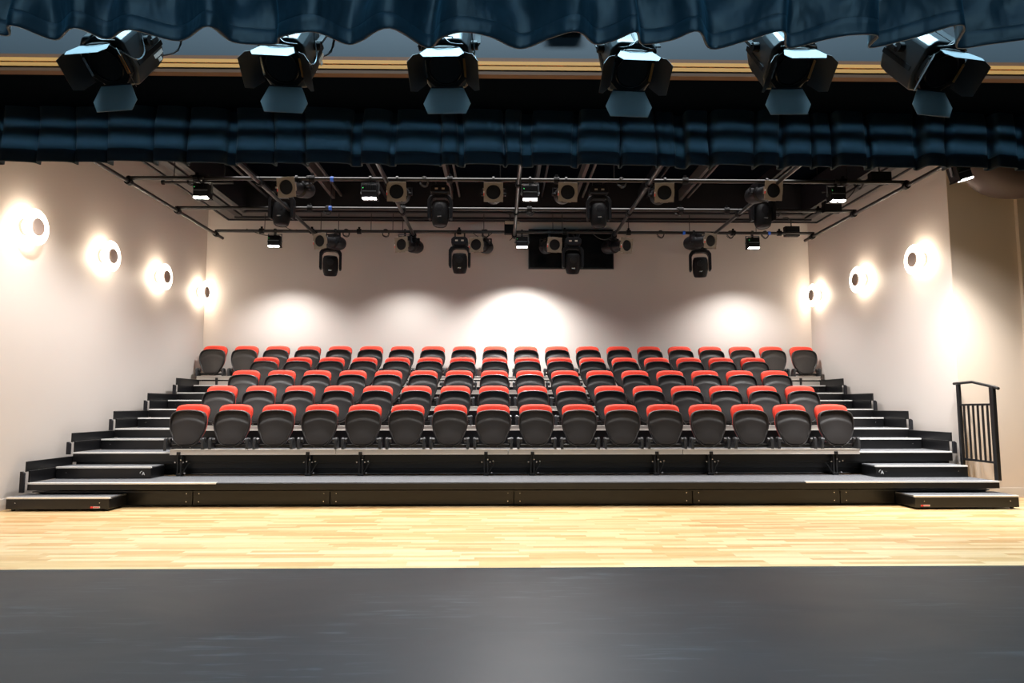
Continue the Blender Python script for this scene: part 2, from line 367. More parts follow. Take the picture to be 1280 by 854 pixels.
for k in range(6):
    t = thing('seating_tier', tier_lab[k], 'seating platform', (0, YT[k], 0), group='retracting seating tiers')
    y0 = 0; y1 = YE[k] - YT[k] - .003; z = Z[k]
    x0, x1 = (DX0, DX1) if k else (DX0, DX1)
    MB().box(x0 + .01, x1 - .01, .012, y1, z - .03, z).build('deck', M['carpet'], t, smooth=0)
    f = MB()
    if k == 0:
        f.box(x0, x1, 0, .03, .195, z - .006)
    else:
        f.box(x0, x1, 0, .03, z - .115, z - .006)
        f.box(x0 + .02, x1 - .02, .04, .055, z - .20, z - .10)
    f.build('fascia', M['fascia'], t, bevel=.004)
    ns = MB()
    if k < 5:
        for a, b in (((x0, -4.03 if k else -3.1), (4.47 if k else 3.55, x1)) if k else ((x0, -3.15), (3.45, x1))):
            ns.box(a, b, -.006, .04, z - .014, z + .003)
        ns.build('nosing', M['nosing'], t, smooth=0)
    if k == 0:
        # recessed kickboards, one panel per bay
        xs = [-5.18, -3.46, -1.92, .16, 2.20, 3.9, 5.6]
        for a, b in zip(xs, xs[1:]):
            q = MB().box(a + .004, b - .004, .137, .155, .012, .165).build('kickboard', M['fascia'], t, bevel=.003)
            for px in (a + .07, b - .07):
                for pz in (.05, .14): MB().cyl((px, .137, pz), (px, .130, pz), .006, n=8).build('screw', M['chrome'], q)
        MB().box(-5.2, 5.62, .155, .18, .15, .185).box(-5.2, 5.58, .06, .16, .165, .178).build('slide_rail', M['black_metal'], t)
        w_ = MB()
        for px in (-5.0, -3.4, -1.9, .2, 2.2, 4.6, 5.3):
            w_.box(px - .05, px + .05, .19, .4, .004, .19)
        w_.build('underframe', M['black_metal'], t)
        MB().bar((-5.2, .03, .23), (5.63, .03, .23), .02, .02).build('edge_lip', M['black_metal'], t)
    else:
        # riser panels below the deck, back to the tier in front
        r_ = MB().box(x0 + .03, x1 - .03, .10, .12, Z[k - 1] + .002, z - .03)
        r_.build('riser_panel', M['black_metal'], t, smooth=0)
        rx0, rx1 = (-4.01, 4.45) if k < 5 else (-5.27, 5.66)
        # seat rail: beige aluminium extrusion in bays
        zr = z + .04; yy = RAILY[k] - YT[k]
        cuts = [rx0, -2.0, .10, 2.25, rx1] if k < 5 else [rx0, -3.4, -1.2, 1.1, 3.4, rx1]
        for a, b in zip(cuts, cuts[1:]):
            MB().box(a + .003, b - .003, yy, yy + .05, zr - .066, zr).box(a + .003, b - .003, yy - .005, yy, zr - .012, zr)\
                .box(a + .003, b - .003, yy - .005, yy, zr - .066, zr - .055).box(a + .003, b - .003, yy + .02, yy + .17, zr - .006, zr - .001)\
                .build('seat_rail', M['alu'], t, bevel=.002)
        if k == 5:
            MB().box(rx0 + .05, rx1 - .02, yy - .004, yy + .02, zr - .19, zr - .09).build('rear_rail_panel', M['alu'], t, bevel=.003)
        if k == 1:
            MB().box(rx0 - .02, rx1 + .02, .03, .09, z - .14, z - .04).build('under_rail_beam', M['fascia'], t, bevel=.003)
            l_ = MB()
            for a, b in ((-3.65, -2.53), (-1.75, -.33), (.6, 1.85), (2.75, 4.1)):
                l_.box(a, b, .092, .098, .395, .402)
            for a, b in ((-4.0, 4.4),):
                l_.box(a, b, .09, .097, .285, .290)
            l_.build('silver_trim_line', M['chrome'], t, smooth=0)
        bx = (-3.90, -2.34, -1.70, -.17, .40, 1.93, 2.60, 4.15) if k == 1 else ((-4.92, 5.30) if k == 5 else ())
        for px in bx:
            h = MB()
            zt = zr - .05
            h.box(px - .022, px + .022, yy - .012, yy + .03, zt - .02, zt + .02)
            if k == 1:
                h.box(px - .030, px - .010, -.055, -.03, .277, zt).box(px + .010, px + .030, -.055, -.03, .277, zt)
                h.box(px - .035, px + .035, -.06, .03, .277, .305)
                sg = 1 if px < 3 else -1
                h.bar((px + sg * .03, -.045, .30), (px + sg * .10, -.02, .43), .012, .012)
            else:
                h.box(px - .02, px + .02, -.09, -.06, z - .12, zt)
            h.build('rail_bracket', M['black_metal'], t, bevel=.002)
            if k == 1:
                for dx, dz in ((-.05, .44), (.05, .44), (.07, .31), (.02, .47), (.09, .45)):
                    MB().cyl((px + dx, -.062, dz), (px + dx, -.04, dz), .009, n=8).build('bracket_bolt', M['chrome'], t)
    # guard boards beside the walls
    if k < 5:
        for sx, xb in ((-1, -5.24), (1, 5.655)):
            L_ = YT[k + 1] - YT[k] + .02
            if k == 0 and sx == 1: continue
            g = MB()
            xa, xc = sorted((xb, xb - sx * .012))
            g.box(xa, xc, -.02, L_, z + .125, z + .238)
            xa2, xc2 = sorted((xb - sx * .012, xb - sx * .03))
            g.box(xa2, xc2, .02, L_, z + .004, z + .135)
            g.build('guard_board', M['fascia'], t, bevel=.003)
            xa, xc = sorted((xb - sx * .012, xb + sx * .035))
            e_ = MB().prism([(xa, z - .10 if k == 0 else z - .02), (xc, z - .10 if k == 0 else z - .02), (xc, z + .11), ((xa + xc) / 2, z + .13), (xa, z + .13)], -.05, -.02, 'y')
            e_.build('end_plate', M['beam_dark'], t, bevel=.004)

# handrail posts / half steps
def half_step(x0, x1, k, label):
    yb = YT[k + 1] - .002; yf = yb - .33; z0 = Z[k] + .002; z1 = Z[k] + .138
    t = thing('aisle_step', label, 'step', ((x0 + x1) / 2, yf, z0), group='half steps in the side aisles')
    cx = (x0 + x1) / 2; a, b = x0 - cx, x1 - cx; h = z1 - z0
    MB().box(a, b, 0, yb - yf, 0, h - .012).build('step_box', M['fascia'], t, bevel=.004)
    MB().box(a + .005, b - .005, .028, yb - yf - .002, h - .012, h).build('tread', M['carpet'], t, smooth=0)
    MB().box(a, b, -.004, .028, h - .016, h + .002).build('nosing', M['nosing'], t, smooth=0)
    for px in (a + .12, b - .12): MB().cyl((px, 0, h * .5), (px, -.005, h * .5), .006, n=8).build('screw', M['chrome'], t)
    return t
tread_of = ['lowest platform', 'front row tier', 'second row tier', 'third row tier', 'fourth row tier']
def emblem(parent, px, pz):
    e = MB()
    for i in range(7):
        a0, a1 = R(95 + i * 13), R(95 + i * 13 + 13)
        p = lambda a, r: (px + r * math.cos(a) * 1.0, -.0065, pz + r * math.sin(a))
        q = MB
        e.poly([p(a0, .026), p(a1, .026), p(a1, .020), p(a0, .020)], [(0, 1, 2, 3)])
    e.poly([(px - .004, -.0065, pz - .022), (px + .004, -.0065, pz - .022), (px + .016, -.0065, pz + .014), (px + .010, -.0065, pz + .014)], [(0, 1, 2, 3)])
    e.poly([(px + .012, -.0065, pz + .014), (px + .018, -.0065, pz + .014), (px + .032, -.0065, pz - .022), (px + .022, -.0065, pz - .022)], [(0, 1, 2, 3)])
    e.poly([(px + .006, -.0065, pz - .012), (px + .024, -.0065, pz - .012), (px + .022, -.0065, pz - .004), (px + .008, -.0065, pz - .004)], [(0, 1, 2, 3)])
    return e.build('emblem', M['white_mark'], parent, smooth=0, solid=.001)
for k in range(5):
    a = half_step(-5.20, -4.10 if k == 0 else -4.0, k, 'black half step with silver edge in the left aisle, standing on the ' + tread_of[k])
    b = half_step(4.50 if k == 0 else 4.4, 5.615, k, 'black half step with silver edge in the right aisle, standing on the ' + tread_of[k])
    if k == 0:
        emblem(a, .455, .062); emblem(b, -.50, .062)
# (top half steps sit below the back row)

def floor_step(x0, x1, yf, yb, label, inner):
    cx = (x0 + x1) / 2; a, b = x0 - cx, x1 - cx; D = yb - yf
    t = thing('floor_step', label, 'step', (cx, yf, 0))
    MB().box(a, b, 0, D, .022, .134).build('step_box', M['fascia'], t, bevel=.004)
    MB().box(a + .004, b - .004, .026, D - .002, .134, .148).build('tread', M['carpet'], t, smooth=0)
    MB().box(a, b, -.004, .026, .132, .150).build('nosing', M['nosing'], t, smooth=0)
    for px in (a + .05, b - .05):
        for py in (.05, D - .05):
            MB().cyl((px - .015, py, .0125), (px + .015, py, .0125), .012, n=12).box(px - .006, px + .006, py - .006, py + .006, .012, .03).build('castor', M['black_metal'], t)
    lx = b - .16 if inner > 0 else a + .06
    q = MB().box(lx - .035 if inner > 0 else lx, lx + .065 if inner > 0 else lx + .1, -.0025, 0, .034, .052).build('warning_label', M['white_mark'], t, smooth=0)
    MB().box(lx - .035 if inner > 0 else lx, (lx - .035 if inner > 0 else lx) + .03, -.0035, -.0025, .034, .052).build('label_red_block', M['sticker_red'], q, smooth=0)
    wd = MB()
    wx = (lx - .035 if inner > 0 else lx) + .036
    for i in range(7): wd.box(wx + i * .0085, wx + i * .0085 + .006, -.0035, -.0025, .038, .048)
    wd.build('label_print', M['sticker_red'], q, smooth=0)
    for px in (b - .1, a + .1): MB().cyl((px, 0, .09), (px, -.005, .09), .006, n=8).build('screw', M['chrome'], t)
floor_step(-5.285, -4.19, 7.50, 7.85, 'low black carpeted step on the wood floor at the left end of the seating', 1)
floor_step(4.53, 5.68, 7.47, 7.85, 'low black carpeted step on the wood floor at the right end, below the handrail', -1)

# handrail
t = thing('guard_rail', 'black metal guard rail with upright bars on the right end of the lowest platform', 'railing', (5.69, 7.78, .277))
g = MB().box(-.022, .022, -.03, .03, 0, 1.065).build('post', M['black_metal'], t, bevel=.004)
g = MB().box(-.020, .020, .56, .60, 0, 1.12).build('post', M['black_metal'], t, bevel=.004)
MB().tube([(0, -.10, 1.045), (0, -.06, 1.06), (0, .33, 1.135), (0, .66, 1.125)], .017, 12).build('handrail', M['black_metal'], t)
MB().bar((0, .02, .945 - .08), (0, .58, .96 - .10), .02, .025).build('top_rail', M['black_metal'], t)
MB().bar((0, .02, .20), (0, .58, .20), .02, .025).build('bottom_rail', M['black_metal'], t)
for i in range(6):
    y = .02 + .56 * (i + 1) / 7
    MB().cyl((0, y, .20), (0, y, .865), .0125, n=10).build('baluster', M['black_metal'], t)

# ------------------------------------------------------------------ seats
half = [(0, 0), (.06, .002), (.115, .022), (.150, .062), (.176, .118), (.200, .172), (.217, .235), (.221, .30), (.214, .355), (.195, .397), (.152, .424), (.08, .438), (0, .442)]
hs = catmull([(a, b, 0) for a, b in half], 3)
OUT = [(p.x, p.y) for p in hs] + [(-p.x, p.y) for p in hs[-2:0:-1]]
def offs(o, s, cz=.23):
    return [(x * s, cz + (z - cz) * s) for x, z in o]
def loop_skin(mb, loops):
    n = len(loops[0]); pts = [p for l in loops for p in l]
    fs = [(j * n + i, j * n + (i + 1) % n, (j + 1) * n + (i + 1) % n, (j + 1) * n + i) for j in range(len(loops) - 1) for i in range(n)]
    fs += [tuple(range(n))[::-1], tuple(range((len(loops) - 1) * n, len(loops) * n))]
    mb.poly(pts, fs)
def sstep(a, b, x):
    t = max(0, min(1, (x - a) / (b - a))); return t * t * (3 - 2 * t)
def lay(o, s, yf): return [(x, yf(x, z) if callable(yf) else yf, z) for x, z in offs(o, s)]
def make_seat():
    root = thing('theatre_seat', 'theatre seat', 'seat')
    # tipped-up seat pan: shell with raised rim, lower half bulging
    lean = lambda z: .004 + (z - .05) * .10
    def face(x, z):
        arch = .335 - 1.5 * x * x
        return lean(z) + .022 - .012 * sstep(arch + .010, arch - .016, z) - .030 * sstep(arch, .02, z) + .5 * x * x * sstep(arch, .1, z)
    mb = MB(); loops = []
    loops.append(lay(OUT, .90, lambda x, z: lean(z) + .05))
    loops.append(lay(OUT, 1.0, lambda x, z: lean(z) + .045))
    loops.append(lay(OUT, 1.012, lambda x, z: lean(z) + .015))
    loops.append(lay(OUT, 1.0, lambda x, z: lean(z) - .004))
    loops.append(lay(OUT, .975, lambda x, z: lean(z) - .010))
    loops.append(lay(OUT, .945, lambda x, z: lean(z) - .008))
    loops.append(lay(OUT, .925, lambda x, z: lean(z) + .004))
    for s in (.915, .88, .82, .76, .70, .64, .57, .5, .42, .34, .25, .15, .06):
        loops.append(lay(OUT, s, face))
    loop_skin(mb, loops)
    sh = mb.build('seat_shell', M['pan'], root, loc=(0, 0, .037), smooth=60)
    mb = MB(); loops = [lay(OUT, s, (lambda d: lambda x, z: lean(z) + d)(d)) for s, d in ((.9, .046), (.975, .052), (.97, .075), (.90, .088), (.6, .092), (.2, .092))]
    loop_skin(mb, loops)
    mb.build('seat_cushion', M['red'], sh, smooth=60)
    # backrest
    bh = [(0, 0), (.08, .0), (.115, .02), (.135, .08), (.165, .2), (.196, .30), (.208, .37), (.197, .42), (.160, .450), (.09, .462), (0, .464)]
    q = catmull([(a, b, 0) for a, b in bh], 3); OB = [(p.x, p.y) for p in q] + [(-p.x, p.y) for p in q[-2:0:-1]]
    def back(mb, seq):
        loops = [[(x, d + .035 + (z - .1) * .10, z) for x, z in offs(OB, s)] for s, d in seq]; loop_skin(mb, loops)
    mb = MB(); back(mb, ((.3, .078), (.7, .076), (.88, .072), (.955, .076), (.992, .088), (1.0, .105), (.985, .122)))
    mb.build('backrest', M['red'], root, loc=(0, 0, .083), smooth=60)
    mb = MB(); back(mb, ((.95, .119), (.995, .121), (.995, .136), (.93, .146), (.4, .152)))
    mb.build('back_shell', M['pan_rim'], root, loc=(0, 0, .083), smooth=60)
    for s in (-1, 1):
        mb = MB(); x0 = s * .226
        prof = [(-.052, .012), (-.052, .115), (-.045, .135), (-.02, .15), (.01, .15), (.045, .135), (.075, .10), (.09, .04), (.10, .004), (.02, .004), (.0, .07), (-.018, .075), (-.025, .06), (-.025, .012)]
        prof = [(-.062, -.018), (-.064, .105), (-.055, .130), (-.03, .143), (.01, .140), (.045, .125), (.075, .095), (.09, .04), (.10, .004), (.002, .004), (-.028, .004), (-.036, -.018)]
        mb.prism(prof, x0 - .015, x0 + .015, 'x')
        lg = mb.build('leg', M['bracket'], root, bevel=.005)
        MB().cyl((s * .178, 0.005, .105), (s * .248, 0.005, .105), .031, n=18).build('hinge', M['pan_rim'], lg, bevel=.004)
    mb = MB().box(-.20, .20, .03, .09, .02, .055).build('cross_tube', M['black_metal'], root, bevel=.006)
    s_ = MB()
    for px in (-.05, .05): s_.cyl((px, .01, .02), (px, .03, .045), .008, n=8)
    s_.build('fixing_bolt', M['chrome'], root)
    return root
rown = ['front', 'second', 'third', 'fourth', 'back']
rowx = [(-3.85, 4.22, 16)] * 4 + [(-5.056, 5.433, 20)]
proto = make_seat(); used = False
for r_ in range(5):
    xa, xb, n = rowx[r_]
    for i in range(n):
        o = proto if not used else copy_tree(proto); used = True
        o.location = (xa + (xb - xa) * i / (n - 1), RAILY[r_ + 1] + .062, Z[r_ + 1] + .0405)
        nm = 'back row by the wall' if r_ == 4 else ('front row' if r_ == 0 else rown[r_] + ' row from the front')
        if i == 0: lab = 'folded red and black seat at the left end of the ' + nm
        elif i == n - 1: lab = 'folded red and black seat at the right end of the ' + nm
        elif i < n // 2: lab = 'folded red and black seat, %s from the left in the %s' % (ORD[i], nm)
        else: lab = 'folded red and black seat, %s from the right in the %s' % (ORD[n - 1 - i], nm)
        tag(o, lab, 'seat', {0: 'front row seats', 4: 'back row seats'}.get(r_, rown[r_] + ' row seats'))

# ------------------------------------------------------------------ lighting grid
ZP = 4.08; PR = .026
bars = thing
def bar_thing(a, b, label, group, coup=()):
    a, b = Vector(a), Vector(b)
    t = thing('lighting_bar', label, 'pipe', a, group=group)
    MB().cyl((0, 0, 0), b - a, PR, n=14).build('tube', M['pipe'], t)
    d = (b - a).normalized()
    for c in coup:
        p = d * c
        q = MB().cyl(p - d * .035, p + d * .035, .045, n=10).cyl(p + Vector((0, 0, .04)), p + Vector((0, 0, .075)), .02, n=8).build('coupler', M['fix_dark'], t)
    return t
side_g = 'side tubes of the lighting grid'
zl = ZP - .055
bar_thing((-4.823, 6.6, zl), (-4.823, 11.68, zl), 'black scaffold tube running front to back beside the left wall', side_g, (2.08, 3.43, 4.80))
bar_thing((5.375, 6.6, zl), (5.375, 11.68, zl), 'black scaffold tube running front to back beside the right wall', side_g, (2.08, 3.43, 4.80))
cross_g = 'cross tubes of the lighting grid'
YC = [8.70, 10.04, 11.39]
bar_thing((-4.86, YC[0], ZP), (5.42, YC[0], ZP), 'nearest black cross tube carrying square fronted spotlights, just behind the valance', cross_g, (.9, 2.4, 4.2, 5.6, 7.3, 9.4))
bar_thing((-4.86, YC[1], ZP), (5.42, YC[1], ZP), 'middle black cross tube of the grid, carrying small dark moving lights', cross_g, (2.0, 3.4, 5.3, 6.2, 7.6, 8.3, 9.7))
bar_thing((-4.80, YC[2], ZP), (5.40, YC[2], ZP), 'rearmost black cross tube of the grid, in front of the pale back wall', cross_g, (.75, 1.6, 2.4, 4.1, 5.9, 7.0, 8.8, 9.6))
long_g = 'front to back tubes of the lighting grid'
for (x, nm) in ((-3.14, 'leftmost'), (-1.475, 'second from left'), (.24, 'middle'), (1.95, 'second from right'), (3.62, 'rightmost')):
    bar_thing((x, 6.6, zl), (x, 11.55, zl), 'inner black tube slanting back between the cross tubes, %s of five' % nm, long_g, (2.1, 3.44, 4.79))
# stub arms under the ceiling frame and drop rods
rods = [(-4.25, 8.7), (-2.55, 10.04), (-4.0, 11.39), (-3.05, 11.39), (-2.75, 11.39), (-2.2, 11.39), (-1.83, 11.39), (-1.66, 11.39), (-.28, 11.39), (.9, 11.39), (1.06, 11.39), (2.2, 11.39), (3.25, 11.39), (4.4, 11.39), (-3.6, 8.7), (0.0, 8.7), (1.5, 8.7), (4.6, 8.7), (4.2, 8.7)]
for x, y in rods:
    o = MB().cyl((0, 0, 0), (0, 0, .36 if y > 11 else .5), .006, n=6).build('drop_rod', M['pipe'], loc=(x, y, ZP + .02))
    tag(o, 'thin black rod holding up a %s cross tube' % {8.7: 'nearest', 10.04: 'middle', 11.39: 'rearmost'}[y], 'rod', 'thin drop rods of the lighting grid, %s tube' % {8.7: 'nearest', 10.04: 'middle', 11.39: 'rearmost'}[y])
for (x, y, nm) in ((-4.7, 8.3, 'nearest the valance'), (-4.45, 9.5, 'further from the valance')):
    t = thing('stub_arm', 'short black arm reaching left from the ceiling frame, %s' % nm, 'arm', (x, y, FZ - .10))
    MB().cyl((-.35, 0, 0), (.65, 0, 0), .018, n=10).build('tube', M['pipe'], t); MB().cyl((-.36, 0, 0), (-.33, 0, 0), .035, n=10).build('end_cap', M['fix_dark'], t)
    MB().cyl((.3, 0, 0), (.3, 0, .12), .012, n=8).build('stem', M['pipe'], t)

def clamp(parent, dz, z0=0):      # hook clamp reaching up to a bar centred dz above the thing's origin
    q = MB()
    for i in range(9):
        a0, a1 = R(-60 + i * 30), R(-60 + i * 30 + 30)
        q.bar((0, .038 * math.cos(a0), dz + .038 * math.sin(a0)), (0, .038 * math.cos(a1), dz + .038 * math.sin(a1)), .028, .012)
    q.box(-.016, .016, -.012, .03, dz - .085, dz - .03)
    return q.build('clamp', M['black_metal'], parent)

# profile spotlight with a square gel frame
def gel_plate(s, r, y, th, n=32):
    mb = MB(); pts = []
    for yy in (y, y + th):
        for i in range(n):
            t = 2 * PI * i / n; c, s_ = math.cos(t), math.sin(t); m_ = max(abs(c), abs(s_))
            pts.append((s * c / m_, yy, s * s_ / m_))
        for i in range(n):
            t = 2 * PI * i / n; pts.append((r * math.cos(t), yy, r * math.sin(t)))
    fs = []
    for i in range(n):
        j = (i + 1) % n
        fs += [(i, j, n + j, n + i), (2 * n + i, 3 * n + i, 3 * n + j, 2 * n + j), (i, 2 * n + i, 2 * n + j, j), (n + i, n + j, 3 * n + j, 3 * n + i)]
    mb.poly(pts, fs); return mb
def make_profile():
    root = thing('profile_spotlight', 'x', 'stage light')
    rx = Matrix.Rotation(R(90), 4, 'X')
    body = MB().lathe([(.105, .30), (.098, .29), (.098, .20), (.085, .18), (.085, .02), (.112, 0), (.118, -.06), (.118, -.20), (.10, -.26), (.05, -.28)], rx, 20)
    body.box(-.06, .06, -.02, .16, .09, .14)
    b = body.build('barrel', M['fix'], root, bevel=.003)
    gel_plate(.125, .094, -.318, .014).build('gel_frame', M['gel'], b, bevel=.002)
    for a in (0, 1, 2, 3):
        m4 = Matrix.Rotation(R(90 * a), 4, 'Y')
        MB().box(-.05, .05, -.315, -.285, .108, .13, m4).build('frame_runner', M['gel'], b)
    MB().lathe([(.098, .305), (.086, .29), (.084, .25)], rx, 24).build('lens_tube', M['fix_dark'], b)
    MB().lathe([(.086, .268), (.07, .282), (.04, .292), (.0001, .296)], rx, 24).build('lens', M['lens'], b)
    MB().box(-.127, -.12, -.322, -.30, -.045, -.015).build('sticker', M['sticker_red'], b)
    MB().box(-.127, -.12, -.322, -.30, -.012, .012).build('sticker', M['nosing'], b)
    for s in (-1, 1): MB().cyl((s * .115, .02, 0), (s * .165, .02, 0), .022, n=12).build('knob', M['fix_dark'], b)
    return root
def place_profile(o, x, y, zc_, yaw, pitch, label, group, by):
    # origin of the thing is the lamp body pivot; the yoke is built upright per light
    o.location = (x, y, zc_); o.rotation_euler = (0, 0, 0); tag(o, label, 'stage light', group)
    for ch in o.children:
        if ch.name.startswith('barrel'): ch.rotation_euler = (R(pitch), 0, R(yaw))
    yk = MB(); mz = Matrix.Rotation(R(yaw), 4, 'Z'); H = ZP - zc_
    for s in (-1, 1): yk.box(s * .155 - .006, s * .155 + .006, -.018, .018, -.02, max(.09, H - .1), mz)
    yk.box(-.161, .161, -.018, .018, max(.09, H - .1) - .012, max(.09, H - .1), mz)
    yk.box(-.016, .016, min(0, by - y) - .012, max(0, by - y) + .012, max(.09, H - .1) - .008, max(.09, H - .1), None)
    yk.build('yoke', M['fix'], o); clamp(o, H).location.y = by - y
profs = [  # px-derived lens centres: x, y, z, yaw, pitch, label
    (-2.66, 8.80, 3.98, -14, 14, 'square fronted spotlight, leftmost on the nearest cross tube', 'n'),
    (-1.35, 8.95, 3.965, 0, 12, 'square fronted spotlight, second from left on the nearest cross tube', 'n'),
    (-.09, 8.95, 3.965, 0, 12, 'square fronted spotlight, third from left on the nearest cross tube', 'n'),
    (.865, 8.95, 3.97, 3, 12, 'square fronted spotlight, third from right on the nearest cross tube', 'n'),
    (2.17, 8.95, 3.97, -4, 12, 'square fronted spotlight, second from right on the nearest cross tube', 'n'),
    (3.52, 8.90, 3.98, 9, 10, 'square fronted spotlight, rightmost on the nearest cross tube', 'n'),
    (-2.80, 11.16, 3.83, -24, 8, 'square fronted spotlight on the rearmost tube above the leftmost moving light', 'b'),
    (-1.53, 11.50, 3.86, -24, 8, 'square fronted spotlight on the rearmost tube, hanging alone beside a lit floodlight', 'b'),
    (-.30, 11.50, 3.86, -20, 8, 'square fronted spotlight just right of the second moving light on the rearmost tube', 'b'),
    (.84, 11.50, 3.86, 14, 8, 'square fronted spotlight in front of the left half of the wall screen', 'b'),
    (1.98, 11.50, 3.86, 30, 8, 'square fronted spotlight just right of the wall screen on the rearmost tube', 'b'),
    (3.32, 11.16, 3.86, 24, 8, 'square fronted spotlight on the rearmost tube above the rightmost moving light', 'b')]
pp = make_profile()
tpl = [copy_tree(pp) for _ in range(len(profs) - 1)]
for o, (x, y, z, yaw, pitch, lab, g) in zip([pp] + tpl, profs):
    place_profile(o, x, y, z, yaw, pitch, lab, 'square fronted spotlights on the %s tube' % ('nearest' if g == 'n' else 'rearmost'), 8.70 if g == 'n' else 11.39)

# long body of the rightmost near spotlight's neighbour (profile seen from the side)
# moving head light
def make_mover():
    root = thing('moving_light', 'x', 'stage light')
    mb = MB().prism([(-.10, -.02), (.10, -.02), (.14, -.06), (.14, -.13), (.09, -.16), (-.09, -.16), (-.14, -.13), (-.14, -.06)], -.11, .11, 'y')
    b = mb.build('base', M['fix'], root, bevel=.008)
    for s in (-1, 1): MB().box(s * .05 - .022, s * .05 + .022, -.112, -.109, -.10, -.075).build('base_plate', M['led_soft'] if 0 else M['label_beige'], b)
    for s in (-1, 1): MB().box(s * .08 - .012, s * .08 + .012, -.02, .02, -.02, .10).build('omega_bracket', M['black_metal'], b)
    y_ = MB()
    for s in (-1, 1):
        y_.prism([(s * .08, -.165), (s * .15, -.185), (s * .185, -.24), (s * .185, -.50), (s * .175, -.53), (s * .145, -.53), (s * .140, -.50), (s * .140, -.28), (s * .11, -.225), (s * .07, -.21)], -.065, .065, 'y')
    y_.box(-.085, .085, -.06, .06, -.21, -.16)
    yk = y_.build('yoke', M['fix'], root, bevel=.006)
    mb = MB().lathe([(.06, .175), (.105, .165), (.125, .12), (.130, .05), (.130, -.04), (.122, -.10), (.105, -.16), (.085, -.175), (.075, -.165)], None, 24)
    h = mb.build('head', M['fix_dark'], root, loc=(0, 0, -.46), bevel=.003)
    MB().lathe([(.076, -.168), (.05, -.174), (.0001, -.178)], None, 20).build('lens', M['lens'], h)
    MB().box(-.028, .028, -.134, -.122, -.075, -.055).build('badge', M['chrome'], h)
    MB().lathe([(.0001, .03), (.055, .025), (.055, 0)], Matrix.Translation((0, -.105, .07)) @ Matrix.Rotation(R(90), 4, 'X'), 16).build('vent', M['fix'], h)
    return root
mv = make_mover(); first = True
movers = [(-2.90, 11.50, 3.965, 12, 14, 'black moving light on the rearmost tube, hanging at far left', 'b'), (-.69, 11.42, 4.0, 0, 16, 'black moving light on the rearmost tube, left of the wall screen', 'b'),
          (1.24, 11.42, 4.0, 0, 16, 'black moving light hanging in front of the wall screen', 'b'), (3.45, 11.50, 3.965, -12, 14, 'black moving light on the rearmost tube, hanging at far right', 'b'),
          (-3.26, 10.10, 4.10 + .33, 0, -4, 'dark moving light under the middle tube, leftmost of four', 'm'), (-.90, 10.10, 4.10 + .33, 0, -4, 'dark moving light under the middle tube, second from left of four', 'm'),
          (1.48, 10.10, 4.10 + .33, 0, -4, 'dark moving light under the middle tube, second from right of four', 'm'), (3.96 - .0, 10.10, 4.10 + .33, 0, -4, 'dark moving light under the middle tube, rightmost of four', 'm')]
for x, y, z, yaw, tilt, lab, g in movers:
    o = mv if first else copy_tree(mv); first = False
    if g == 'm': z = 4.43
    o.location = (x, y - (.12 if g == 'm' else 0), z - .0); o.rotation_euler = (0, 0, R(yaw))
    for ch in o.children:
        if ch.name.startswith('head'): ch.rotation_euler = (R(tilt), 0, 0)
    tag(o, lab, 'stage light', 'moving lights on the %s tube' % ('rearmost' if g == 'b' else 'middle'))

# led work floodlight
def make_flood():
    root = thing('led_floodlight', 'x', 'floodlight')
    b = MB().box(-.10, .10, -.07, .07, -.26, -.09).build('housing', M['fix'], root, bevel=.008)
    f = MB()
    for i in range(11): f.box(-.09 + i * .018 - .003, -.09 + i * .018 + .003, -.082, -.068, -.16, -.09)
    f.build('heat_fins', M['fix_dark'], b)
    MB().box(-.088, .088, -.074, -.069, -.185, -.172).build('silver_strip', M['cable_grey'], b)
    MB().box(-.104, .104, -.076, .076, -.275, -.258).build('lamp_rim', M['fix_dark'], b, bevel=.003)
    for s in (-1, 1):
        MB().box(s * .048 - .042, s * .048 + .042, -.079, -.02, -.281, -.262).build('led_window', M['led'], b, bevel=.006)
    MB().box(-.085, -.078, -.074, -.069, -.14, -.133).build('status_led', M['green_led'], b)
    yk = MB()
    for s in (-1, 1): yk.box(s * .112 - .005, s * .112 + .005, -.015, .015, -.20, -.055); yk.cyl((s * .10, 0, -.18), (s * .125, 0, -.18), .014, n=10)
    yk.box(-.117, .117, -.015, .015, -.06, -.05)
    yk.build('yoke', M['cable_grey'], root)
    clamp(root, 0)
    return root
fl = make_flood(); first = True
floods = [(-3.87, 8.70, 0, 'n', 'leftmost on the nearest tube'), (-1.70, 8.70, 0, 'n', 'second from left on the nearest tube'), (.39, 8.70, 0, 'n', 'second from right on the nearest tube'), (4.44, 8.70, 0, 'n', 'rightmost on the nearest tube'),
          (-3.82, 11.39, 0, 'b', 'leftmost on the rearmost tube'), (-1.62, 11.39, 0, 'b', 'partly behind a square spotlight on the rearmost tube'), (.37, 11.39, 0, 'b', 'at the left edge of the wall screen'), (4.33, 11.39, 0, 'b', 'rightmost on the rearmost tube'),
          (5.26, 7.55, 14, 's', '')]
def spot(loc, target, power, size, blend, col=(1, .98, .95), rad=.06):
    l = bpy.data.lights.new('lamp', 'SPOT'); l.energy = power; l.spot_size = R(size); l.spot_blend = blend; l.color = col; l.shadow_soft_size = rad
    o = bpy.data.objects.new('lamp', l); C.objects.link(o); o.location = loc
    o.rotation_euler = (Vector(target) - Vector(loc)).to_track_quat('-Z', 'Y').to_euler(); return o
def area(loc, target, power, sx, sy, col, spread=180):
    l = bpy.data.lights.new('lamp', 'AREA'); l.energy = power; l.shape = 'RECTANGLE'; l.size = sx; l.size_y = sy; l.color = col; l.spread = R(spread)
    o = bpy.data.objects.new('lamp', l); C.objects.link(o); o.location = loc
    o.rotation_euler = (Vector(target) - Vector(loc)).to_track_quat('-Z', 'Y').to_euler(); return o
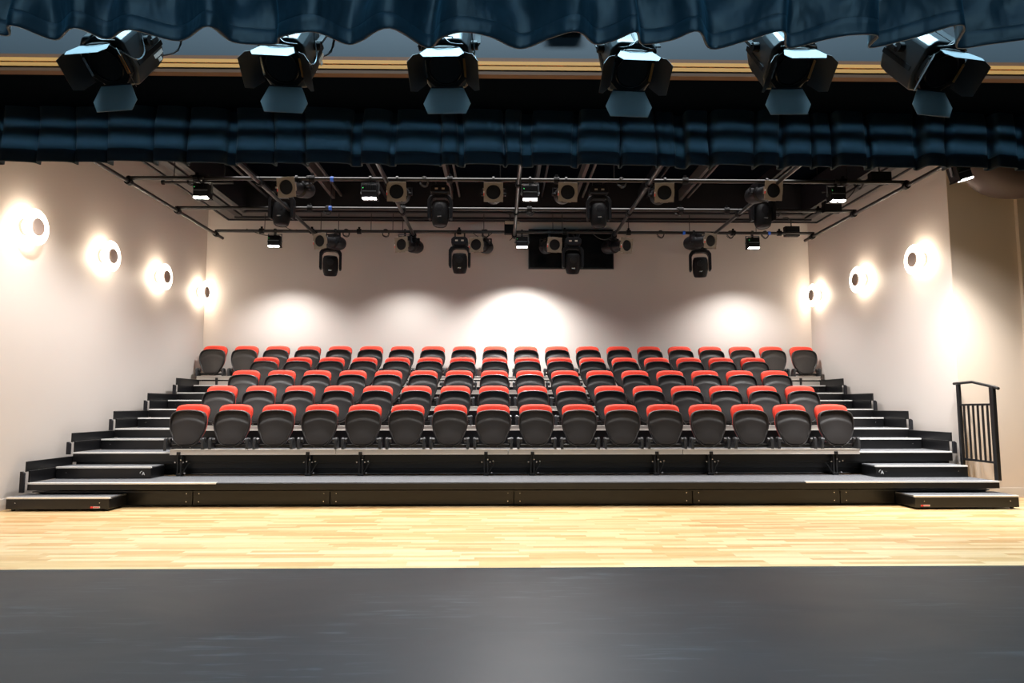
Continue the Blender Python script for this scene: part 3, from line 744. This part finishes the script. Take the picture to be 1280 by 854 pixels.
for x, y, rz, g, lab in floods:
    o = fl if first else copy_tree(fl); first = False
    o.location = (x, y, ZP if g != 's' else ZP - .10); o.rotation_euler = (0, R(-18) if g == 's' else 0, R(rz))
    if g == 's': tag(o, 'tilted lit black floodlight beside the corner of the right wall, under the valance', 'floodlight')
    else: tag(o, 'lit black floodlight with two white windows, ' + lab, 'floodlight', 'lit floodlights on the %s tube' % ('nearest' if g == 'n' else 'rearmost'))
    if g == 'b':
        spot((x, y + .05, ZP - .40), (x, y + (.25 if x > 0 and x < 1 else .12), 1), 600 if 0 < x < 1 else (210 if -2 < x < 0 else 290), 130, .95)
    elif g == 'n':
        spot((x, y, ZP - .30), (x, y - .1, 1), 260, 128, .8)
    else:
        spot((x + .10, y - .08, ZP - .42), (x + .10, y + .55, 0), 760, 84, 1.0)

# junction boxes on the bars
for (x, y, z, w, h, lab) in ((5.06, 8.74, 4.15, .27, .15, 'flat black box on the nearest tube beside the right wall'), (5.03, 11.43, 4.12, .25, .17, 'flat black box on the rearmost tube near the right corner'),
                             (5.02, 9.98, 4.12, .26, .17, 'flat black box on the middle tube behind the rightmost floodlight'), (.17, 11.41, 4.16, .20, .23, 'upright black box above the rearmost tube, left of the wall screen')):
    t = thing('connection_box', lab, 'box', (x, y, z))
    MB().box(-w / 2, w / 2, -.05, .05, -h / 2, h / 2).build('casing', M['fix_dark'], t, bevel=.004)
    MB().tube([(0, 0, h / 2), (0, .0, h / 2 + .10), (-.06, .0, h / 2 + .16), (-.14, 0, h / 2 + .15)], .012).build('conduit', M['cable'], t)
    if w == .20: MB().box(-.09, .16, -.056, -.05, .05, .10).build('label_plate', M['label_beige'], t)

# cable coils
cg = 'small cable coils hung on the lighting grid'
for i, (x, y) in enumerate(((-4.02, 8.7), (-2.5, 8.7), (-1.0, 8.7), (1.6, 8.7), (4.75, 8.7), (-2.6, 10.04), (.45, 10.04), (2.7, 10.04), (4.2, 10.04), (-2.62, 11.39), (-1.95, 11.39), (-.25, 11.39), (1.3, 11.39), (2.75, 11.39), (3.95, 11.39), (4.55, 11.39))):
    mb = MB()
    for j in range(2):
        a = .055 + .012 * j; ph = rnd.uniform(0, 1)
        mb.tube([(a * math.cos(u * PI / 8) * .9, .02 * math.sin(u + ph) + j * .01, -.03 + a * math.sin(u * PI / 8)) for u in range(17)], .006, 6)
    o = mb.build('cable_coil', M['cable'], loc=(x, y - .01, ZP)); nm = {8.7: 'nearest', 10.04: 'middle', 11.39: 'rearmost'}[y]
    tag(o, 'small coil of black cable hung on the %s cross tube' % nm, 'cable', 'cable coils on the %s tube' % nm)
for (x, y, c) in ((-2.45, 8.68, 0), (-2.2, 8.68, 0), (-2.55, 10.0, 0), (3.15, 11.37, 0), (4.62, 11.37, 0)):
    o = MB().cyl((-.02, 0, 0), (.02, 0, 0), .034, n=12).build('tape_band', M['sticker_blue'], loc=(x, y + .02, ZP))
    nm = {8.68: 'nearest', 10.0: 'middle', 11.37: 'rearmost'}[y]
    tag(o, 'band of blue tape round the %s cross tube' % nm, 'tape', 'blue tape bands on the %s tube' % nm)
# loose cables drooping along bars
def cable(a, b, sag, lab, r=.006):
    a, b = Vector(a), Vector(b)
    pts = [a.lerp(b, u / 14) - Vector((0, 0, sag * math.sin(PI * u / 14))) for u in range(15)]
    o = MB().tube([p - a for p in pts], r, 6).build('cable', M['cable'], loc=a); tag(o, lab, 'cable')
cable((-3.95, 8.68, ZP), (-3.80, 8.68, 3.95), .02, 'short black cable looping into the leftmost near floodlight')
cable((4.75, 8.70, ZP), (4.55, 8.70, 3.83), .04, 'thin black cable curving down to the rightmost near floodlight')
cable((-4.3, 11.37, ZP + .03), (-3.86, 11.36, 3.98), .02, 'thin black cable reaching the leftmost rear floodlight')
cable((-3.3, 10.2, 3.86), (-3.45, 11.37, ZP + .02), .03, 'black cable hanging from the leftmost dark moving light')
cable((1.55, 11.37, ZP), (2.0, 11.37, ZP), .13, 'black cable sagging under the rearmost tube over the screen')
cable((-.5, 11.37, ZP + .01), (-.1, 11.37, ZP + .01), .12, 'black cable loop beside the second rear moving light')
cable((.25, 11.37, 4.06), (.16, 11.37, 3.93), .02, 'short black cable under the upright box left of the screen')

# wall screen
t = thing('wall_screen', 'large flat black screen mounted high on the back wall, behind the lights', 'screen', (1.305, YB - .02, 4.0))
MB().box(-.785, .785, -.06, 0, -.37, .37).build('casing', M['bezel'], t, bevel=.004)
MB().box(-.765, .765, -.063, -.059, -.35, .355).build('display', M['screen'], t, smooth=0)
MB().box(-.2, .2, 0, .018, -.2, .2).build('wall_bracket', M['black_metal'], t)

# ceiling diffuser plate near the valance
o = MB().prism([(-.24, 0), (-.18, -.06), (.12, -.06), (.24, 0), (.12, .05), (-.18, .05)], 0, .03, 'z').build('ceiling_plate', M['label_beige'], loc=(.28, 8.35, 4.33), bevel=.004)
tag(o, 'small pale angular plate hanging just under the valance at the centre', 'plate')

# duct elbow
t = thing('air_duct', 'fat dark curved air duct in front of the tan wall at top right', 'duct', (5.95, 7.9, 3.88))
path = catmull([(0, .1, 1.2, ), (0, .1, .6), (.0, .08, .25), (.12, .03, .04), (.42, 0, -.0), (.85, 0, .10), (1.5, 0, .22), (2.2, 0, .25)], 5)
mb = MB().tube([p + Vector((-.06, 0, 0)) for p in path], .255, 28); mb.build('duct_tube', M['duct'], t, smooth=60)
for p in (.25, .6):
    MB().lathe([(.257, 0), (.266, .01), (.266, .03), (.257, .04)], Matrix.Translation((-.06, .09, p + .2)), 28).build('seam_band', M['duct'], t)

# ------------------------------------------------------------------ wall sconces
def make_sconce():
    root = thing('wall_light', 'x', 'wall light')
    rx = Matrix.Rotation(R(90), 4, 'Y')       # axis along +X, out of the left wall
    MB().lathe([(.09, 0), (.09, .03), (.03, .035), (.03, .13)], rx, 24).build('wall_mount', M['skirt'], root)
    MB().lathe([(.0001, .125), (.12, .126), (.19, .130), (.205, .137), (.198, .146), (.12, .150), (.098, .150)], rx, 40).build('glowing_ring', M['glow'], root, smooth=60)
    MB().lathe([(.098, .146), (.100, .160), (.094, .166), (.0001, .168)], rx, 32).build('centre_cap', M['cap'], root, smooth=40)
    return root
sc = make_sconce(); first = True
sl = [(-5.38, 7.63, 3.14, 1, 'nearest the camera'), (-5.38, 9.13, 3.14, 1, 'second nearest the camera'), (-5.38, 10.62, 3.14, 1, 'third from the camera'), (-5.38, 12.08, 3.14, 1, 'farthest, beside the back corner'),
      (5.74, 8.98, 3.10, -1, 'nearest the camera'), (5.74, 10.46, 3.10, -1, 'in the middle of three'), (5.74, 11.98, 3.10, -1, 'farthest, beside the back corner')]
for x, y, z, s, lab in sl:
    o = sc if first else copy_tree(sc); first = False
    o.location = (x, y, z); o.rotation_euler = (0, 0, 0 if s > 0 else PI)
    tag(o, 'round glowing wall light on the %s wall, %s' % ('left' if s > 0 else 'right', lab), 'wall light', 'round wall lights on the %s wall' % ('left' if s > 0 else 'right'))
    l = bpy.data.lights.new('sconce_lamp', 'POINT'); l.energy = 46; l.color = (1, .82, .62); l.shadow_soft_size = .09
    p = bpy.data.objects.new('sconce_lamp', l); C.objects.link(p); p.location = (x + s * .11, y, z)

# ------------------------------------------------------------------ six fresnels over the stage edge
def make_fresnel():
    root = thing('fresnel_spotlight', 'x', 'stage light')
    # head aims along -Y before tilting
    oc = [(-.085, .135), (.085, .135), (.125, .095), (.13, -.06), (.10, -.135), (-.10, -.135), (-.13, -.06), (-.125, .095)]
    hb = MB(); pts = []
    for y, s in ((-.02, 1.0), (0, 1.02), (.22, 1.02), (.30, .97), (.33, .80)):
        for u, v in oc: pts.append((u * s, y, v * s))
    n = 8; fs = [(j * n + i, j * n + (i + 1) % n, (j + 1) * n + (i + 1) % n, (j + 1) * n + i) for j in range(4) for i in range(n)] + [tuple(range(n))[::-1], tuple(range(4 * n, 5 * n))]
    hb.poly(pts, fs)
    head = hb.build('head', M['fix_big'], root, bevel=.012, smooth=30)
    MB().box(-.006, .006, 0, .25, .137, .141).box(-.06, .06, .18, .26, .1365, .140).build('top_seam', M['fix_dark'], head)
    MB().box(.1295, .1345, .02, .30, -.045, -.02).build('side_groove', M['fix_dark'], head); MB().box(-.1345, -.1295, .02, .30, -.045, -.02).build('side_groove', M['fix_dark'], head)
    oc2 = [(-.10, .105), (.10, .105), (.12, .08), (.12, -.09), (.10, -.115), (-.10, -.115), (-.12, -.09), (-.12, .08)]
    f_ = MB()
    pts = []; n = 24
    for yy in (-.055, -.02):
        for i in range(n):
            t = 2 * PI * i / n; c, s_ = math.cos(t), math.sin(t); m_ = max(abs(c), abs(s_), (abs(c) + abs(s_)) / 1.5)
            pts.append((.118 * c / m_, yy, .112 * s_ / m_))
        for i in range(n):
            t = 2 * PI * i / n; pts.append((.084 * math.cos(t), yy, .084 * math.sin(t)))
    fs = []
    for i in range(n):
        j = (i + 1) % n
        fs += [(i, j, n + j, n + i), (2 * n + i, 3 * n + i, 3 * n + j, 2 * n + j), (i, 2 * n + i, 2 * n + j, j), (n + i, n + j, 3 * n + j, 3 * n + i)]
    f_.poly(pts, fs); f_.build('front_frame', M['fix_dark'], head, bevel=.003)
    rx = Matrix.Rotation(R(90), 4, 'X')
    MB().lathe([(.086, .022), (.07, .034), (.04, .046), (.0001, .05)], rx, 28).build('lens', M['lens'], head)
    MB().lathe([(.088, .05), (.094, .058), (.088, .064), (.082, .058)], rx, 28).build('lens_ring', M['fix'], head)
    # barn doors
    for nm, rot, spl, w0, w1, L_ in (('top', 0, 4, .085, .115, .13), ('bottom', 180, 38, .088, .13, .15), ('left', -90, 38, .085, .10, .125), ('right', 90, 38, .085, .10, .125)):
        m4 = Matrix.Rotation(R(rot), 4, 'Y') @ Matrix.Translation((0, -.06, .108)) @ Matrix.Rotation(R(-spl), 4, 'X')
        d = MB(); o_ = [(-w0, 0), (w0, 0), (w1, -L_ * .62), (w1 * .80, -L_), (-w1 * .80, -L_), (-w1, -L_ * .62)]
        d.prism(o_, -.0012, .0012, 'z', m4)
        q = d.build('barn_door', M['door_lit'] if nm in ('top', 'bottom') else M['door_shaded'], head, smooth=0)
        if nm in ('left', 'right'):
            MB().box(-.05, .05, -.006, .006, -.008, .008, m4).build('door_hinge', M['orange'] if nm == 'right' else M['chrome'], q)
        else:
            MB().cyl(m4 @ Vector((-w0, 0, 0)), m4 @ Vector((w0, 0, 0)), .005, n=8).build('door_hinge', M['fix'], q)
    # safety wires at the top of the frame
    w_ = MB()
    w_.tube(catmull([(-.09, -.03, .11), (-.03, -.055, .135), (0, -.03, .15), (.04, -.055, .13), (.10, -.03, .112)], 5), .004, 6)
    w_.tube(catmull([(-.07, -.06, .108), (0, -.02, .148), (.05, .0, .14)], 5), .003, 6)
    w_.build('safety_wire', M['cable'], head)
    w_ = MB().tube(catmull([(.11, -.04, .06), (.15, .0, -.005), (.155, .08, .0), (.14, .14, .06), (.135, .17, .11)], 5), .0035, 6)
    w_.build('safety_wire', M['cable_grey'], head)
    mk = MB()
    rr = random.Random(5)
    for i in range(7): mk.box(.1335, .1355, .175 + i * .014, .175 + i * .014 + .010, -.075 - rr.uniform(0, .003), -.056)
    for i in range(3): mk.box(.1315, .1345, .20 + i * .013, .20 + i * .013 + .009, -.103, -.085)
    mk.build('side_print', M['nosing'], head)
    for s in (-1, 1): MB().cyl((s * .13, .16, .03), (s * .165, .16, .03), .026, n=14).build('tilt_knob', M['fix_dark'], head)
    return root
fr0 = make_fresnel(); first = True
LB = (3.95, 3.52)   # lighting bar y, z
fres = [(157, -2.10, 3.55, 2.985, -9, 51, 0), (362, -1.17, 3.55, 2.985, -5, 51, 5), (560, -.295, 3.55, 2.985, -3, 51, 0), (788, .71, 3.55, 2.975, 4, 51, 0), (985, 1.585, 3.55, 2.995, 6, 51, -4), (1172, 2.40, 3.55, 2.99, 11, 49, 0)]
fl_lab = ['far left', 'second from left', 'third from left', 'third from right', 'second from right', 'far right']
for (px, x, y, z, yaw, tilt, roll), lb in zip(fres, fl_lab):
    o = fr0 if first else copy_tree(fr0); first = False
    o.location = (x, y, z)
    mh = Matrix.Rotation(R(yaw), 4, 'Z') @ Matrix.Rotation(R(tilt), 4, 'X') @ Matrix.Rotation(R(roll), 4, 'Y')
    for ch in o.children:
        if ch.name.startswith('head'): ch.rotation_euler = mh.to_euler()
    # yoke from head sides up to the bar
    pv = mh @ Vector((0, .16, .03)); mz = Matrix.Rotation(R(yaw), 4, 'Z'); top = (LB[1] - z) - .08
    yk = MB()
    ax = mz @ Vector((1, 0, 0))
    for s in (-1, 1):
        a = pv + ax * s * .158; b = Vector((pv.x + ax.x * s * .158, LB[0] - y + ax.y * s * .158, top))
        yk.bar(a, b, .03, .008)
    c = Vector((pv.x, LB[0] - y, top)); yk.bar(c - ax * .162, c + ax * .162, .03, .008)
    yk.bar(c, c + Vector((0, 0, .06)), .03, .03)
    yk.build('yoke', M['fix'], o)
    MB().tube(catmull([pv + ax * .05 + Vector((0, .15, .0)), Vector((pv.x + .12, LB[0] - y + .05, top - .15)), Vector((pv.x + .16, LB[0] - y, top + .05))], 5), .006, 6).build('power_cable', M['cable'], o)
    tag(o, 'large black fresnel spotlight with open barn doors above the stage edge, ' + lb, 'stage light', 'large spotlights under the border curtain')
t = thing('lighting_bar', 'long black bar hidden behind the border curtain, holding the six large spotlights', 'pipe', (0, LB[0], LB[1]))
MB().cyl((-4.5, 0, 0), (4.5, 0, 0), .026, n=14).build('tube', M['pipe'], t)
# small sign-like light box up in the beam recess
t = thing('socket_panel', 'small grey panel with a green light, under the border curtain at centre', 'panel', (.43, 4.70, 3.90))
MB().box(-.10, .17, 0, .07, -.03, .05).build('casing', M['soffit_grey'], t, bevel=.003)
MB().box(.10, .115, -.004, 0, -.022, -.014).build('status_led', M['green_led'], t)

# ------------------------------------------------------------------ lights
cool = (.42, .78, 1.0)
area((0, -1.0, 1.7), (0, 3.5, 2.95), 7, 5, .3, (.38, .74, 1.0), 50)      # low front fill under the border
area((0, -1.2, 4.6), (0, 2.7, 3.0), 62, 6, 1.2, cool)                 # stage wash on border curtain
area((0, .2, 5.6), (0, 1.0, 0), 36, 7, 1.5, (.33, .66, 1.0))         # stage work light on the floor
area((0, 3.35, 5.0), (0, 3.5, 3.0), 210, 9, .4, (.50, .82, 1.0), 55)        # over the fresnels
area((0, 4.28, 4.55), (0, 4.79, 3.60), 42, 12, .12, (.66, .86, 1.0), 60)     # unseen light added to brighten the face of the beam
area((0, 4.30, 3.37), (0, 5.38, 3.395), 1.0, 12, .02, (.38, .62, .80), 5)  # unseen strip added to throw the upper light band on the valance
area((0, 4.30, 3.37), (0, 5.38, 3.235), 2.3, 12, .02, (.38, .62, .80), 8)  # second added strip, for the lower light band
area((.2, 6.2, 4.7), (.2, 6.2, 0), 175, 8, .5, (1, .94, .87), 95)     # general fill added over the wood floor
area((.2, 9.6, 4.3), (.2, 9.6, 0), 215, 7.5, 3.2, (1, .97, .95), 90)  # broad fill added above the seating, no fixture there
for x in (-4.5, 4.9):
    spot((x, 9.4, 3.95), (x, 9.6, 0), 110, 105, .9)  # extra downward spots added at both sides, without fixtures
for x in (-4.35, 4.7):
    spot((x, 7.0, 3.9), (x * 1.10, 8.2, .4), 400 if x > 0 else 340, 100, .9)
spot((.4, 7.4, 3.95), (.2, 2.6, 0), 750, 50, 1.0, (1, .97, .95), .18)  # added spot that makes the glare streak on the stage floor
w = bpy.data.worlds.new('world'); bpy.context.scene.world = w; w.use_nodes = True
w.node_tree.nodes['Background'].inputs[0].default_value = (.5, .62, .75, 1); w.node_tree.nodes['Background'].inputs[1].default_value = .05

# ------------------------------------------------------------------ camera
cam = bpy.data.cameras.new('camera'); co = bpy.data.objects.new('camera', cam); C.objects.link(co)
cam.sensor_width = 36; cam.lens = 850 / 1280 * 36; cam.clip_end = 100
co.location = (0, 0, 1.13); co.rotation_euler = (PI / 2 + math.atan(80 / 850), 0, -math.atan(15 / 850))
sc_ = bpy.context.scene; sc_.camera = co
sc_.view_settings.view_transform = 'Standard'; sc_.view_settings.look = 'None'; sc_.view_settings.exposure = 0
sc_.cycles.max_bounces = 6; sc_.cycles.diffuse_bounces = 4; sc_.cycles.sample_clamp_indirect = 4
sc_.cycles.use_denoising = True
